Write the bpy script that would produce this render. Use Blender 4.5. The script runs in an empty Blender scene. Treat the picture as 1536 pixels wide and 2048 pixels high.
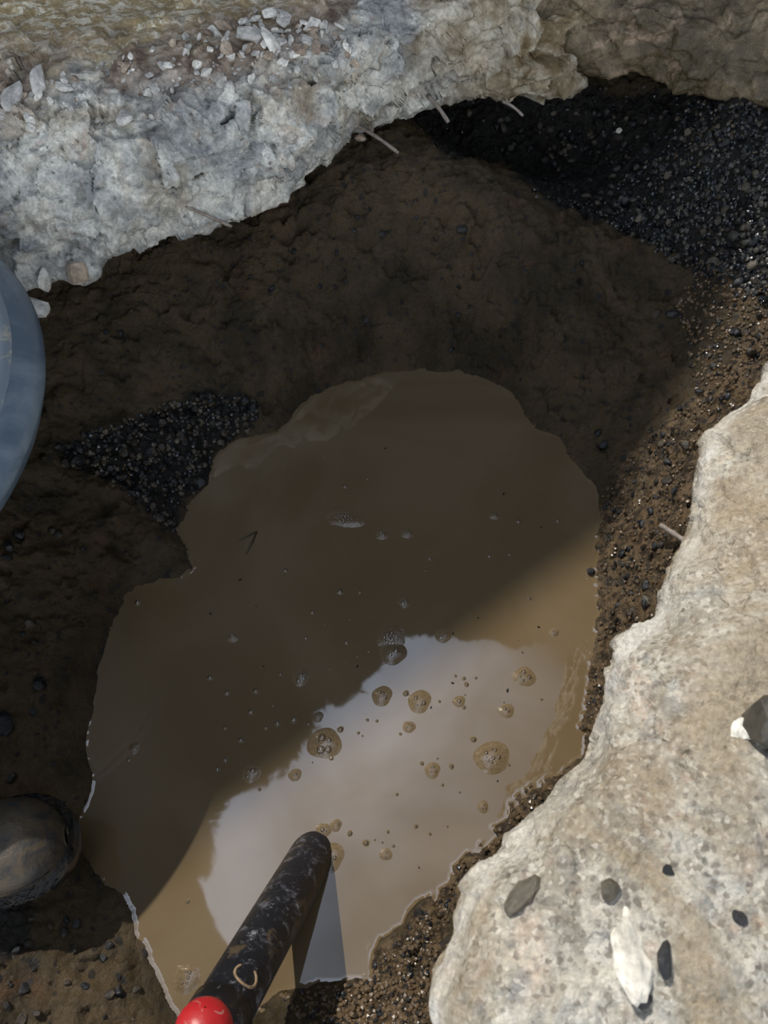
import bpy, math, random
import numpy as np
from mathutils import Vector, Matrix, noise as mnoise
from mathutils.bvhtree import BVHTree
random.seed(7); rng = np.random.RandomState(7)
C = bpy.context.scene.collection
SC = bpy.context.scene

# ------------------------------------------------------------------ camera
CAM_H, PITCH, F = 1.25, math.radians(60), 1537.0
cam_d = bpy.data.cameras.new('camera'); cam = bpy.data.objects.new('camera', cam_d); C.objects.link(cam)
cam.location = (0, 0, CAM_H); cam.rotation_euler = (math.pi/2 - PITCH, 0, 0)
cam_d.sensor_fit = 'VERTICAL'; cam_d.sensor_height = 36; cam_d.lens = F/2048*36
cam_d.clip_start = 0.02; cam_d.clip_end = 200
cam_d.dof.use_dof = True; cam_d.dof.focus_distance = 1.3; cam_d.dof.aperture_fstop = 8.0
SC.camera = cam
SC.view_settings.view_transform = 'Standard'; SC.view_settings.look = 'None'
SC.view_settings.gamma = 1; SC.view_settings.use_curve_mapping = False
SC.view_settings.exposure = 0.0

A_ = math.pi/2 - PITCH
def ray(u, v):
    x, y, z = (u-768)/F, -(v-1024)/F, -1.0
    return np.array([x, y*math.cos(A_) - z*math.sin(A_), y*math.sin(A_) + z*math.cos(A_)])
def W(u, v, z=0.0):
    d = ray(u, v); t = (z-CAM_H)/d[2]
    return np.array([d[0]*t, d[1]*t, z])

# ------------------------------------------------------------------ sun: the shadow edge of the added wall runs over the water
SUN_ELEV = math.radians(50)
PA, PB = W(1190, 1095), W(300, 1745)
ed = (PA-PB)[:2]; ed /= np.linalg.norm(ed)
nh = np.array([-ed[1], ed[0]])                     # horizontal direction towards the sun
to_sun = Vector((nh[0]*math.cos(SUN_ELEV), nh[1]*math.cos(SUN_ELEV), math.sin(SUN_ELEV)))
sd = bpy.data.lights.new('sun', 'SUN'); so = bpy.data.objects.new('sun', sd); C.objects.link(so)
sd.energy = 3.9; sd.angle = math.radians(0.6); sd.color = (1.0, 0.95, 0.87)
so.rotation_euler = to_sun.to_track_quat('Z', 'Y').to_euler(); so.location = (-3, 4, 6)
# the phone's small flash beside the lens
fd = bpy.data.lights.new('phone_flash', 'AREA'); fo = bpy.data.objects.new('phone_flash', fd); C.objects.link(fo)
fd.shape = 'DISK'; fd.size = 0.008; fd.energy = 0.045; fd.color = (1.0, 0.95, 0.85)
fo.location = (-0.035, 0.02, CAM_H+0.03); fo.rotation_euler = cam.rotation_euler

# ------------------------------------------------------------------ node helper
class NT:
    def __init__(s, tree): s.t = tree; s.n = tree.nodes; s.l = tree.links
    def add(s, typ, inp=None, **kw):
        nd = s.n.new(typ)
        for k, v in kw.items(): setattr(nd, k, v)
        for k, v in (inp or {}).items(): s.set(nd.inputs[k], v)
        return nd
    def set(s, sock, v):
        if isinstance(v, bpy.types.NodeSocket): s.l.new(v, sock)
        elif isinstance(v, bpy.types.Node): s.l.new(v.outputs[0], sock)
        else:
            if sock.type == 'RGBA' and len(v) == 3: v = (*v, 1)
            sock.default_value = v
    def math(s, op, a, b=0.0, c=0.0, clamp=False):
        nd = s.add('ShaderNodeMath', {0: a, 1: b}, operation=op, use_clamp=clamp)
        if op in ('MULTIPLY_ADD', 'SMOOTH_MIN'): s.set(nd.inputs[2], c)
        return nd.outputs[0]
    def mix(s, f, a, b, blend='MIX'):
        nd = s.add('ShaderNodeMix', data_type='RGBA', blend_type=blend)
        s.set(nd.inputs[0], f); s.set(nd.inputs[6], a); s.set(nd.inputs[7], b)
        return nd.outputs[2]
    def rng(s, x, a, b, c=0.0, d=1.0, smooth=True):
        nd = s.add('ShaderNodeMapRange', {0: x, 1: a, 2: b, 3: c, 4: d})
        if smooth: nd.interpolation_type = 'SMOOTHSTEP'
        return nd.outputs[0]
    def noise(s, co, scale, detail=6, rough=.55, dist=0.0, col=False):
        nd = s.add('ShaderNodeTexNoise', {'Vector': co, 'Scale': scale, 'Detail': detail, 'Roughness': rough, 'Distortion': dist})
        return nd.outputs['Color' if col else 'Fac']
    def vor(s, co, scale, feature='F1', out='Distance', rnd=1.0):
        nd = s.add('ShaderNodeTexVoronoi', feature=feature); s.set(nd.inputs['Vector'], co); s.set(nd.inputs['Scale'], scale)
        s.set(nd.inputs['Randomness'], rnd)
        return nd.outputs[out]

# ------------------------------------------------------------------ world: dull blue sky, brighter low in the south, an added cloud shaped to mirror as the water's bright patch
world = bpy.data.worlds.new('sky'); SC.world = world; world.use_nodes = True
w = NT(world.node_tree); w.n.clear()
wo = w.add('ShaderNodeOutputWorld')
tc = w.add('ShaderNodeTexCoord').outputs['Generated']
sep = w.add('ShaderNodeSeparateXYZ', {0: tc})
zc = w.math('MAXIMUM', sep.outputs[2], 0.02)
px = w.math('DIVIDE', sep.outputs[0], zc); py = w.math('DIVIDE', sep.outputs[1], zc)
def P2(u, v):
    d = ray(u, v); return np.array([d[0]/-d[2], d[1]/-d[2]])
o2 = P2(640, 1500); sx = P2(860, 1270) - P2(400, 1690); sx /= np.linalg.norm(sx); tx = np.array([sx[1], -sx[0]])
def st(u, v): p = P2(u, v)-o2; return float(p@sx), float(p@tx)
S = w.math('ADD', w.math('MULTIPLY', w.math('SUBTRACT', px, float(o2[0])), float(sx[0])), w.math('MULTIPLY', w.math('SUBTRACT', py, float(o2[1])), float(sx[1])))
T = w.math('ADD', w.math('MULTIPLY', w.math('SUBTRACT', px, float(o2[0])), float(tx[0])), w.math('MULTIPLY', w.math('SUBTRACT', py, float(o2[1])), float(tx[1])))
edge_px = [(560,2060),(450,1960),(425,1840),(400,1765),(335,1722),(440,1650),(490,1572),(560,1548),(600,1505),(640,1430),(720,1392),(765,1345),(820,1278),(870,1272),(960,1282),(1060,1290),(1200,1300)]  # outline of the bright reflection, gives the added cloud its shape
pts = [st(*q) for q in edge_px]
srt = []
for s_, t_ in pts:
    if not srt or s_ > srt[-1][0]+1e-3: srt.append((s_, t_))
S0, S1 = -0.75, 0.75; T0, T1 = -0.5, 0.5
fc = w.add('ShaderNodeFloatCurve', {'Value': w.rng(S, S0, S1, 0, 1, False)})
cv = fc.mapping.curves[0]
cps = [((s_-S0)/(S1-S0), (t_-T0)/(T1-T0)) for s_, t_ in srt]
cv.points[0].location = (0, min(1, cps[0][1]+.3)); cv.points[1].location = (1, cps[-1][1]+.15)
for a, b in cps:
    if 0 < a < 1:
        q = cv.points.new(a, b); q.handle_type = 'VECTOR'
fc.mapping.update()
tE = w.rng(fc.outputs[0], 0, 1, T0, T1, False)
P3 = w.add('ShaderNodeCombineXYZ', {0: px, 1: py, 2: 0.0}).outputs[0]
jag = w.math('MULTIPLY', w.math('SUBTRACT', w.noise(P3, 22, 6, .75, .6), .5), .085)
dd = w.math('ADD', w.math('SUBTRACT', T, tE), jag)                       # >0 inside the added cloud
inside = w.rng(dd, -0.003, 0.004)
# fade to the right end of the added cloud and away from its crisp rim
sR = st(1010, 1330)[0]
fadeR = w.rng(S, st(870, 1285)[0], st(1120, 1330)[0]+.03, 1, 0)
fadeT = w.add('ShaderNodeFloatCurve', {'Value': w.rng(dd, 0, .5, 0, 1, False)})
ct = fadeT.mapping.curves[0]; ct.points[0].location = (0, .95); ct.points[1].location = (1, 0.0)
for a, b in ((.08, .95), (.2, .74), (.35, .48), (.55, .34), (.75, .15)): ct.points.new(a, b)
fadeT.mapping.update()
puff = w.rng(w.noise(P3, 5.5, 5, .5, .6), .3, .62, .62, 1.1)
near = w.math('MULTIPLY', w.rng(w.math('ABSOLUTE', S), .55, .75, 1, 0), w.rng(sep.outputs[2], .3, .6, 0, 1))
added_cloud = w.math('MULTIPLY', w.math('MULTIPLY', w.math('MULTIPLY', inside, fadeT.outputs[0]), w.math('MULTIPLY', puff, fadeR)), near)
south = w.math('MULTIPLY', w.rng(sep.outputs[1], 0.15, -0.45, 0, 1), w.rng(sep.outputs[2], .62, .25, 0, 1))
base = w.mix(south, (0.045, 0.055, 0.07), (2.3, 2.45, 2.6))
wisps = w.rng(w.noise(tc, 2.2, 5, .55, .4), .35, .7, .8, 1.25)
base = w.mix(1.0, base, w.add('ShaderNodeCombineColor', {0: wisps, 1: wisps, 2: wisps}).outputs[0], 'MULTIPLY')
ADDED_CLOUD = 3.1
cc = w.add('ShaderNodeCombineColor', {0: w.math('MULTIPLY', added_cloud, ADDED_CLOUD*.86), 1: w.math('MULTIPLY', added_cloud, ADDED_CLOUD*.98), 2: w.math('MULTIPLY', added_cloud, ADDED_CLOUD*1.22)})
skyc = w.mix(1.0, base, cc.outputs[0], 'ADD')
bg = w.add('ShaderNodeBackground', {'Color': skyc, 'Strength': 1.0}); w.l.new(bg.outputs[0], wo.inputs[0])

# ------------------------------------------------------------------ numpy noise
def _hash(ix, iy, iz, seed):
    h = (ix.astype(np.int64)*374761393 + iy.astype(np.int64)*668265263 + iz.astype(np.int64)*2147483647 + seed*1274126177) & 0xffffffff
    h = ((h ^ (h >> 13))*1274126177) & 0xffffffff
    h = ((h ^ (h >> 15))*2246822519) & 0xffffffff
    return ((h ^ (h >> 16)) & 0xffffff)/float(0xffffff)
def vnoise(P, scale, seed=0):
    Q = P*scale; I = np.floor(Q); Fr = Q-I; Fr = Fr*Fr*(3-2*Fr); I = I.astype(np.int64)
    r = 0
    for dx in (0, 1):
        for dy in (0, 1):
            for dz in (0, 1):
                wgt = (Fr[:, 0] if dx else 1-Fr[:, 0])*(Fr[:, 1] if dy else 1-Fr[:, 1])*(Fr[:, 2] if dz else 1-Fr[:, 2])
                r = r + wgt*_hash(I[:, 0]+dx, I[:, 1]+dy, I[:, 2]+dz, seed)
    return r*2-1
def fbm(P, scale, octs=4, gain=.5, seed=0):
    a, s, tot = 1.0, scale, 0
    for o in range(octs):
        tot = tot + a*vnoise(P + o*3.17, s, seed+o); a *= gain; s *= 2.07
    return tot
def chips(P, scale, seed=0, tilt=1.2):
    """broken facets: each cell a tilted flat of its own height"""
    Q = P*scale; I = np.floor(Q).astype(np.int64)
    best = np.full(len(P), 1e9); val = np.zeros(len(P))
    for dx in (-1, 0, 1):
        for dy in (-1, 0, 1):
            for dz in (-1, 0, 1):
                a, b, c = I[:, 0]+dx, I[:, 1]+dy, I[:, 2]+dz
                fx = a+_hash(a, b, c, seed); fy = b+_hash(a, b, c, seed+1); fz = c+_hash(a, b, c, seed+2)
                ex, ey, ez = Q[:, 0]-fx, Q[:, 1]-fy, Q[:, 2]-fz
                d = ex*ex+ey*ey+ez*ez
                h = (_hash(a, b, c, seed+3)-.5)*1.0 + tilt*((_hash(a, b, c, seed+4)-.5)*ex + (_hash(a, b, c, seed+5)-.5)*ey + (_hash(a, b, c, seed+6)-.5)*ez)
                m = d < best; best = np.where(m, d, best); val = np.where(m, h, val)
    return val
def pits(P, scale, seed=0):
    Q = P*scale; I = np.floor(Q).astype(np.int64); best = np.full(len(P), 1e9)
    for dx in (-1, 0, 1):
        for dy in (-1, 0, 1):
            for dz in (-1, 0, 1):
                a, b, c = I[:, 0]+dx, I[:, 1]+dy, I[:, 2]+dz
                d = (Q[:, 0]-a-_hash(a, b, c, seed))**2+(Q[:, 1]-b-_hash(a, b, c, seed+1))**2+(Q[:, 2]-c-_hash(a, b, c, seed+2))**2
                best = np.minimum(best, d)
    return np.sqrt(best)
def sstep(x, a, b):
    t = np.clip((x-a)/(b-a), 0, 1); return t*t*(3-2*t)
def in_poly(x, y, poly):
    c = np.zeros(len(x), bool); n = len(poly); j = n-1
    for i in range(n):
        xi, yi = poly[i]; xj, yj = poly[j]
        m = ((yi > y) != (yj > y)) & (x < (xj-xi)*(y-yi)/(yj-yi+1e-12)+xi)
        c ^= m; j = i
    return c
def project(Pw):
    ca, sa = math.cos(A_), math.sin(A_)
    x = Pw[:, 0]; y = Pw[:, 1]; z = Pw[:, 2]-CAM_H
    yc = y*ca+z*sa; zc_ = -y*sa+z*ca
    return 768+F*x/-zc_, 1024-F*yc/-zc_

# ------------------------------------------------------------------ object helpers
def tag(o, label=None, cat=None, group=None, kind=None):
    if label: o['label'] = label
    if cat: o['category'] = cat
    if group: o['group'] = group
    if kind: o['kind'] = kind
    return o
def mesh_np(name, verts, faces, mats, smooth=True, attrs=None):
    me = bpy.data.meshes.new(name); me.from_pydata([tuple(v) for v in verts], [], faces if isinstance(faces, list) else faces.tolist()); me.update()
    for m in (mats if isinstance(mats, (list, tuple)) else [mats]): me.materials.append(m)
    if smooth: me.polygons.foreach_set('use_smooth', [True]*len(me.polygons))
    for k, a in (attrs or {}).items():
        at = me.attributes.new(k, 'FLOAT', 'POINT'); at.data.foreach_set('value', np.asarray(a, dtype=np.float32))
    return me
def link(name, me, parent=None, loc=None):
    o = bpy.data.objects.new(name, me); C.objects.link(o)
    if parent: o.parent = parent
    if loc is not None: o.location = loc
    return o
def empty(name, loc, rot=(0, 0, 0)):
    o = bpy.data.objects.new(name, None); C.objects.link(o); o.location = loc; o.rotation_euler = rot; o.empty_display_size = .05
    return o
def grid_faces(nr, nc, mask=None):
    i = np.arange(nr-1)[:, None]*nc + np.arange(nc-1)[None, :]
    f = np.stack([i, i+1, i+nc+1, i+nc], -1).reshape(-1, 4)
    return f if mask is None else f[mask.reshape(-1)]
def tube(path, radii, n=12, cap=True, start=None):
    vs, fs = [], []; path = [Vector(p) for p in path]
    up = Vector((0.13, .2, 1))
    for i, p in enumerate(path):
        d = (path[min(i+1, len(path)-1)]-path[max(i-1, 0)]).normalized()
        a = d.cross(up).normalized(); b = d.cross(a).normalized()
        for k in range(n):
            an = 2*math.pi*k/n; vs.append(p + (a*math.cos(an)+b*math.sin(an))*radii[i])
    for i in range(len(path)-1):
        for k in range(n):
            k2 = (k+1) % n; fs.append([i*n+k, i*n+k2, (i+1)*n+k2, (i+1)*n+k])
    if cap: fs.append(list(range(n))[::-1]); fs.append([(len(path)-1)*n+k for k in range(n)])
    return vs, fs

# ------------------------------------------------------------------ materials
def new_mat(name):
    m = bpy.data.materials.new(name); m.use_nodes = True
    n = NT(m.node_tree); n.n.clear()
    out = n.add('ShaderNodeOutputMaterial'); b = n.add('ShaderNodeBsdfPrincipled'); n.l.new(b.outputs[0], out.inputs[0])
    return m, n, b
def bump(n, b, h, dist, strength=1.0, prev=None):
    nd = n.add('ShaderNodeBump', {'Height': h, 'Distance': dist, 'Strength': strength})
    if prev is not None: n.set(nd.inputs['Normal'], prev)
    n.l.new(nd.outputs[0], b.inputs['Normal']); return nd.outputs[0]
def attr(n, name): return n.add('ShaderNodeAttribute', attribute_name=name).outputs['Fac']

def concrete_mat(name, light, mid, stain, stain_amt, agg=.80, glossy=.6, seedoff=0.0, use_attrs=False, crack=.0, bs=1.0):
    m, n, b = new_mat(name)
    tc = n.add('ShaderNodeTexCoord').outputs['Object']
    co = n.add('ShaderNodeVectorMath', {0: tc, 1: (seedoff, seedoff*.7, 0)}, operation='ADD').outputs[0]
    a1 = n.noise(co, 9, 7, .6, .5)
    col = n.mix(n.rng(a1, .36, .62), mid, light)
    s1 = n.math('MULTIPLY', n.rng(n.noise(co, 5.5, 6, .6, 1.2), .48, .66), stain_amt)
    col = n.mix(s1, col, stain)
    pink = n.math('MULTIPLY', n.rng(n.noise(n.add('ShaderNodeVectorMath', {0: co, 1: (5, 3, 1)}, operation='ADD').outputs[0], 11, 5, .6, .8), .56, .7), .45)
    col = n.mix(pink, col, (0.56, 0.40, 0.30))
    # aggregate stones broken through
    wob = n.noise(co, 60, 3, .5, 0, True)
    cw = n.add('ShaderNodeVectorMath', {0: co, 1: n.add('ShaderNodeVectorMath', {0: wob, 1: (.012, .012, .012)}, operation='MULTIPLY').outputs[0]}, operation='ADD').outputs[0]
    cw2 = n.add('ShaderNodeVectorMath', {0: co, 1: n.add('ShaderNodeVectorMath', {0: n.noise(co, 35, 5, .7, 0, True), 1: (.035, .035, .035)}, operation='MULTIPLY').outputs[0]}, operation='ADD').outputs[0]
    gate = n.rng(n.noise(co, 8, 3, .5), .44, .56)
    for q, (sc, th, c1, amt) in enumerate(((30, agg, (0.20, 0.215, 0.235), .7), (62, agg-.02, (0.28, 0.285, 0.28), .6), (120, agg+.07, (0.10, 0.085, 0.075), .7), (46, agg+.03, (0.70, 0.68, 0.62), .6), (75, agg+.09, (0.36, 0.22, 0.16), .4))):
        src = cw2 if q != 2 else cw
        r = n.add('ShaderNodeSeparateColor', {0: n.vor(src, sc, 'F1', 'Color')}).outputs[0 if sc != 46 else 1]
        mk = n.math('MULTIPLY', n.math('GREATER_THAN', r, th), n.rng(n.vor(src, sc), .62, .28))
        mk = n.math('MULTIPLY', mk, n.math('MULTIPLY_ADD', gate, .5, .5))
        col = n.mix(n.math('MULTIPLY', mk, amt), col, c1)
    mot = n.rng(n.noise(co, 70, 5, .7, .5), .35, .65, .78, 1.14)
    col = n.mix(1.0, col, n.add('ShaderNodeCombineColor', {0: mot, 1: mot, 2: n.math('MULTIPLY', mot, .985)}).outputs[0], 'MULTIPLY')
    if use_attrs:
        yel = attr(n, 'top'); dirt = attr(n, 'dirt'); tan = attr(n, 'tan')
        pn = n.rng(n.noise(n.add('ShaderNodeVectorMath', {0: co, 1: (1, 1.7, 0)}, operation='MULTIPLY').outputs[0], 30, 7, .7, .3), .47, .57)
        topc = n.mix(pn, (0.43, 0.33, 0.17), (0.85, 0.79, 0.64))
        col = n.mix(yel, col, topc)
        dn = n.rng(n.noise(co, 26, 6, .7), .38, .62)
        col = n.mix(n.math('MULTIPLY', dirt, .93), col, n.mix(dn, (0.12, 0.075, 0.052), (0.42, 0.335, 0.27)))
        tn = n.rng(n.noise(co, 14, 6, .6, .6), .36, .62)
        col = n.mix(n.math('MULTIPLY', tan, n.rng(tn, 0, 1, 1.0, .55)), col, n.mix(tn, (0.15, 0.105, 0.05), (0.42, 0.345, 0.22)))
    if seedoff == 7.7:
        grit = n.vor(co, 230, 'F1', 'Color'); gq = n.add('ShaderNodeSeparateColor', {0: grit})
        col = n.mix(n.math('MULTIPLY', n.math('GREATER_THAN', gq.outputs[0], .86), .6), col, (0.17, 0.14, 0.11))
        col = n.mix(n.math('MULTIPLY', n.math('GREATER_THAN', gq.outputs[1], .86), .6), col, (0.68, 0.64, 0.56))
        rimw = n.math('MULTIPLY', attr(n, 'rim'), n.rng(n.noise(co, 20, 5, .6), .35, .55, .35, 1))
        col = n.mix(n.math('MULTIPLY', n.rng(n.noise(co, 5.2, 7, .66, .7), .44, .60), .75), col, (0.32, 0.255, 0.165))
        col = n.mix(n.math('MULTIPLY', rimw, .8), col, (0.74, 0.72, 0.68))
    fine = n.rng(n.noise(co, 170, 5, .7), .25, .75, .72, 1.18)
    col = n.mix(1.0, col, n.add('ShaderNodeCombineColor', {0: fine, 1: fine, 2: fine}).outputs[0], 'MULTIPLY')
    cr = n.math('SUBTRACT', 1.0, n.math('MULTIPLY', n.rng(n.vor(n.add('ShaderNodeVectorMath', {0: cw, 1: n.add('ShaderNodeVectorMath', {0: n.noise(co, 8, 3, .5, 0, True), 1: (.12, .12, .12)}, operation='MULTIPLY').outputs[0]}, operation='ADD').outputs[0], 6.5, 'DISTANCE_TO_EDGE'), .012, .004), crack))
    col = n.mix(1.0, col, n.add('ShaderNodeCombineColor', {0: cr, 1: cr, 2: cr}).outputs[0], 'MULTIPLY')
    n.set(b.inputs['Base Color'], col); n.set(b.inputs['Roughness'], glossy)
    p = bump(n, b, n.noise(co, 45, 8, .62), .006*bs)
    p = bump(n, b, n.vor(cw, 75, 'SMOOTH_F1'), .0018*bs, 1, p)
    bump(n, b, n.noise(co, 260, 3, .6), .0014, 1, p)
    return m
M = {}
M['slab_left'] = concrete_mat('pale_concrete', (0.80, 0.79, 0.74), (0.36, 0.375, 0.385), (0.36, 0.26, 0.12), .55, .86, .6, use_attrs=True)
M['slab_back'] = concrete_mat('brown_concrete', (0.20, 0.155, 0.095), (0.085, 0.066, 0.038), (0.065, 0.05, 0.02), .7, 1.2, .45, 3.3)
M['slab_right'] = concrete_mat('cream_concrete', (0.55, 0.52, 0.46), (0.34, 0.31, 0.26), (0.42, 0.33, 0.22), .4, .82, .45, 7.7, False, 0.0, 1.2)

def mud_mat():
    m, n, b = new_mat('wet_mud')
    co = n.add('ShaderNodeTexCoord').outputs['Object']
    a = n.noise(co, 7, 7, .6, .8)
    col = n.mix(n.rng(a, .35, .65), (0.042, 0.030, 0.014), (0.104, 0.072, 0.036))
    red = n.math('MULTIPLY', n.rng(n.noise(co, 12, 5, .6), .55, .7), .5)
    col = n.mix(red, col, (0.13, 0.068, 0.035))
    g = n.noise(co, 55, 6, .7)
    col = n.mix(n.math('MULTIPLY', n.rng(g, .58, .70), .5), col, (0.024, 0.019, 0.014))
    rub = attr(n, 'rubble')
    col = n.mix(n.math('MULTIPLY', rub, .8), col, n.mix(n.rng(g, .4, .6), (0.035, 0.024, 0.014), (0.20, 0.135, 0.072)))
    # small dark stones set in the mud
    wob = n.add('ShaderNodeVectorMath', {0: n.noise(co, 70, 3, .5, 0, True), 1: (.012, .012, .012)}, operation='MULTIPLY').outputs[0]
    cw = n.add('ShaderNodeVectorMath', {0: co, 1: wob}, operation='ADD').outputs[0]
    for sc, th in ((55, .90), (95, .90)):
        r = n.add('ShaderNodeSeparateColor', {0: n.vor(cw, sc, 'F1', 'Color')}).outputs[0]
        mk = n.math('MULTIPLY', n.math('GREATER_THAN', r, th), n.rng(n.vor(cw, sc), .42, .3))
        col = n.mix(n.math('MULTIPLY', mk, .8), col, (0.018, 0.019, 0.021))
    gr = attr(n, 'gravel')
    gc = n.add('ShaderNodeSeparateColor', {0: n.vor(cw, 80, 'F1', 'Color')}).outputs[1]
    col = n.mix(gr, col, n.mix(gc, (0.003, 0.003, 0.003), (0.016, 0.015, 0.012)))
    n.set(b.inputs['Base Color'], col)
    n.set(b.inputs['Roughness'], n.rng(n.noise(co, 40, 4, .6), .35, .65, .16, .5))
    n.set(b.inputs['Specular IOR Level'], .5)
    p = bump(n, b, n.noise(co, 60, 8, .7), .012)
    p = bump(n, b, n.vor(cw, 110, 'F1'), .0035, n.math('MULTIPLY_ADD', gr, .6, .4), p)
    bump(n, b, n.noise(co, 260, 4, .7), .0022, 1, p)
    return m
M['mud'] = mud_mat()

def water_mat():
    m, n, b = new_mat('muddy_water')
    co = n.add('ShaderNodeTexCoord').outputs['Object']
    s = n.noise(co, 2.6, 4, .5, 1.6)
    col = n.mix(n.rng(s, .35, .68), (0.135, 0.095, 0.049), (0.170, 0.125, 0.073))
    n.set(b.inputs['Base Color'], col); n.set(b.inputs['Roughness'], .025); n.set(b.inputs['IOR'], 1.56)
    bump(n, b, n.noise(co, 9, 2, .4), .0006, .5)
    return m
M['water'] = water_mat()

def stone_mat(name, c0, c1, rough, mudc=None):
    m, n, b = new_mat(name)
    co = n.add('ShaderNodeTexCoord').outputs['Object']
    oi = n.add('ShaderNodeObjectInfo').outputs['Random']
    col = n.mix(oi, c0, c1)
    f = n.rng(n.noise(co, 2.2, 5, .6), .3, .7, .65, 1.3)
    col = n.mix(1.0, col, n.add('ShaderNodeCombineColor', {0: f, 1: f, 2: f}).outputs[0], 'MULTIPLY')
    if mudc: col = n.mix(n.rng(n.noise(co, 1.3, 4, .6), .5, .62), col, mudc)
    n.set(b.inputs['Base Color'], col); n.set(b.inputs['Roughness'], rough)
    bump(n, b, n.noise(co, 5, 5, .65), .0012)
    return m
M['dark_stone'] = stone_mat('wet_dark_stone', (0.006, 0.008, 0.011), (0.028, 0.030, 0.033), .22)
M['grey_stone'] = stone_mat('grey_brown_stone', (0.04, 0.04, 0.036), (0.105, 0.088, 0.062), .4)
M['muddy_stone'] = stone_mat('muddy_stone', (0.014, 0.015, 0.016), (0.045, 0.037, 0.028), .3, (0.07, 0.047, 0.024))
M['chip'] = stone_mat('concrete_chip', (0.42, 0.41, 0.40), (0.72, 0.70, 0.65), .8)
M['chip_brown'] = stone_mat('dusty_chip', (0.20, 0.15, 0.12), (0.45, 0.37, 0.29), .85)
M['white_chip'] = stone_mat('white_mortar', (0.68, 0.65, 0.58), (0.74, 0.71, 0.64), .7)

def simple_mat(name, col, rough=.5, streak=None, scale=40, th=(.5, .6), bd=.001, **kw):
    m, n, b = new_mat(name)
    co = n.add('ShaderNodeTexCoord').outputs['Object']
    c = (*col, 1)
    if streak:
        c = n.mix(n.rng(n.noise(co, scale, 6, .65, .9), *th), col, streak)
    n.set(b.inputs['Base Color'], c); n.set(b.inputs['Roughness'], rough)
    for k, v in kw.items(): n.set(b.inputs[k.replace('_', ' ')], v)
    bump(n, b, n.noise(co, scale*2, 5, .6), bd)
    return m

# ------------------------------------------------------------------ unseen wall, added to throw shade over the pit
D = 4.5; Ht = D*math.tan(SUN_ELEV)
mid = PB[:2]*.5+PA[:2]*.5
bm_v = []
for s_, d_, z_ in ((-9, 0, .3), (9, 0, .3), (9, .35, .3), (-9, .35, .3), (-9, 0, Ht), (9, 0, Ht), (9, .35, Ht), (-9, .35, Ht)):
    q = mid + ed*s_ + nh*(D+d_); bm_v.append((q[0], q[1], z_))
m_wall = simple_mat('grey_shade_wall', (0.16, 0.15, 0.135), .9, (0.12, 0.11, 0.10), 3)
me = mesh_np('shade_wall', bm_v, [[0,1,2,3][::-1],[4,5,6,7],[0,1,5,4],[1,2,6,5],[2,3,7,6],[3,0,4,7]], m_wall, smooth=False)
tag(link('shade_wall', me), kind='structure')

# ------------------------------------------------------------------ terrain of the pit
shore = [(830,742),(900,745),(985,765),(1030,800),(1065,850),(1120,875),(1150,935),(1195,975),(1197,1050),(1187,1110),(1174,1160),(1190,1205),(1186,1270),(1173,1320),(1171,1400),(1158,1460),(1166,1500),(1105,1550),(1025,1585),(1005,1640),(930,1710),(890,1780),(850,1795),(790,1860),(750,1910),(740,1960),(640,1968),(560,1985),(510,2030),(440,2090),(380,2060),(340,2015),(325,1970),(290,1880),(262,1820),(243,1780),(215,1765),(152,1690),(158,1640),(182,1560),(168,1500),(188,1400),(200,1330),(225,1250),(248,1190),(300,1162),(370,1165),(395,1110),(362,1060),(372,1010),(415,970),(432,910),(480,880),(560,860),(600,812),(640,790),(690,767),(760,748)]
dense = []
for i in range(len(shore)):
    a, b_ = shore[i], shore[(i+1) % len(shore)]
    L = math.hypot(a[0]-b_[0], a[1]-b_[1]); k = max(1, int(L/45))
    for j in range(k): dense.append((a[0]+(b_[0]-a[0])*j/k, a[1]+(b_[1]-a[1])*j/k))
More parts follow.
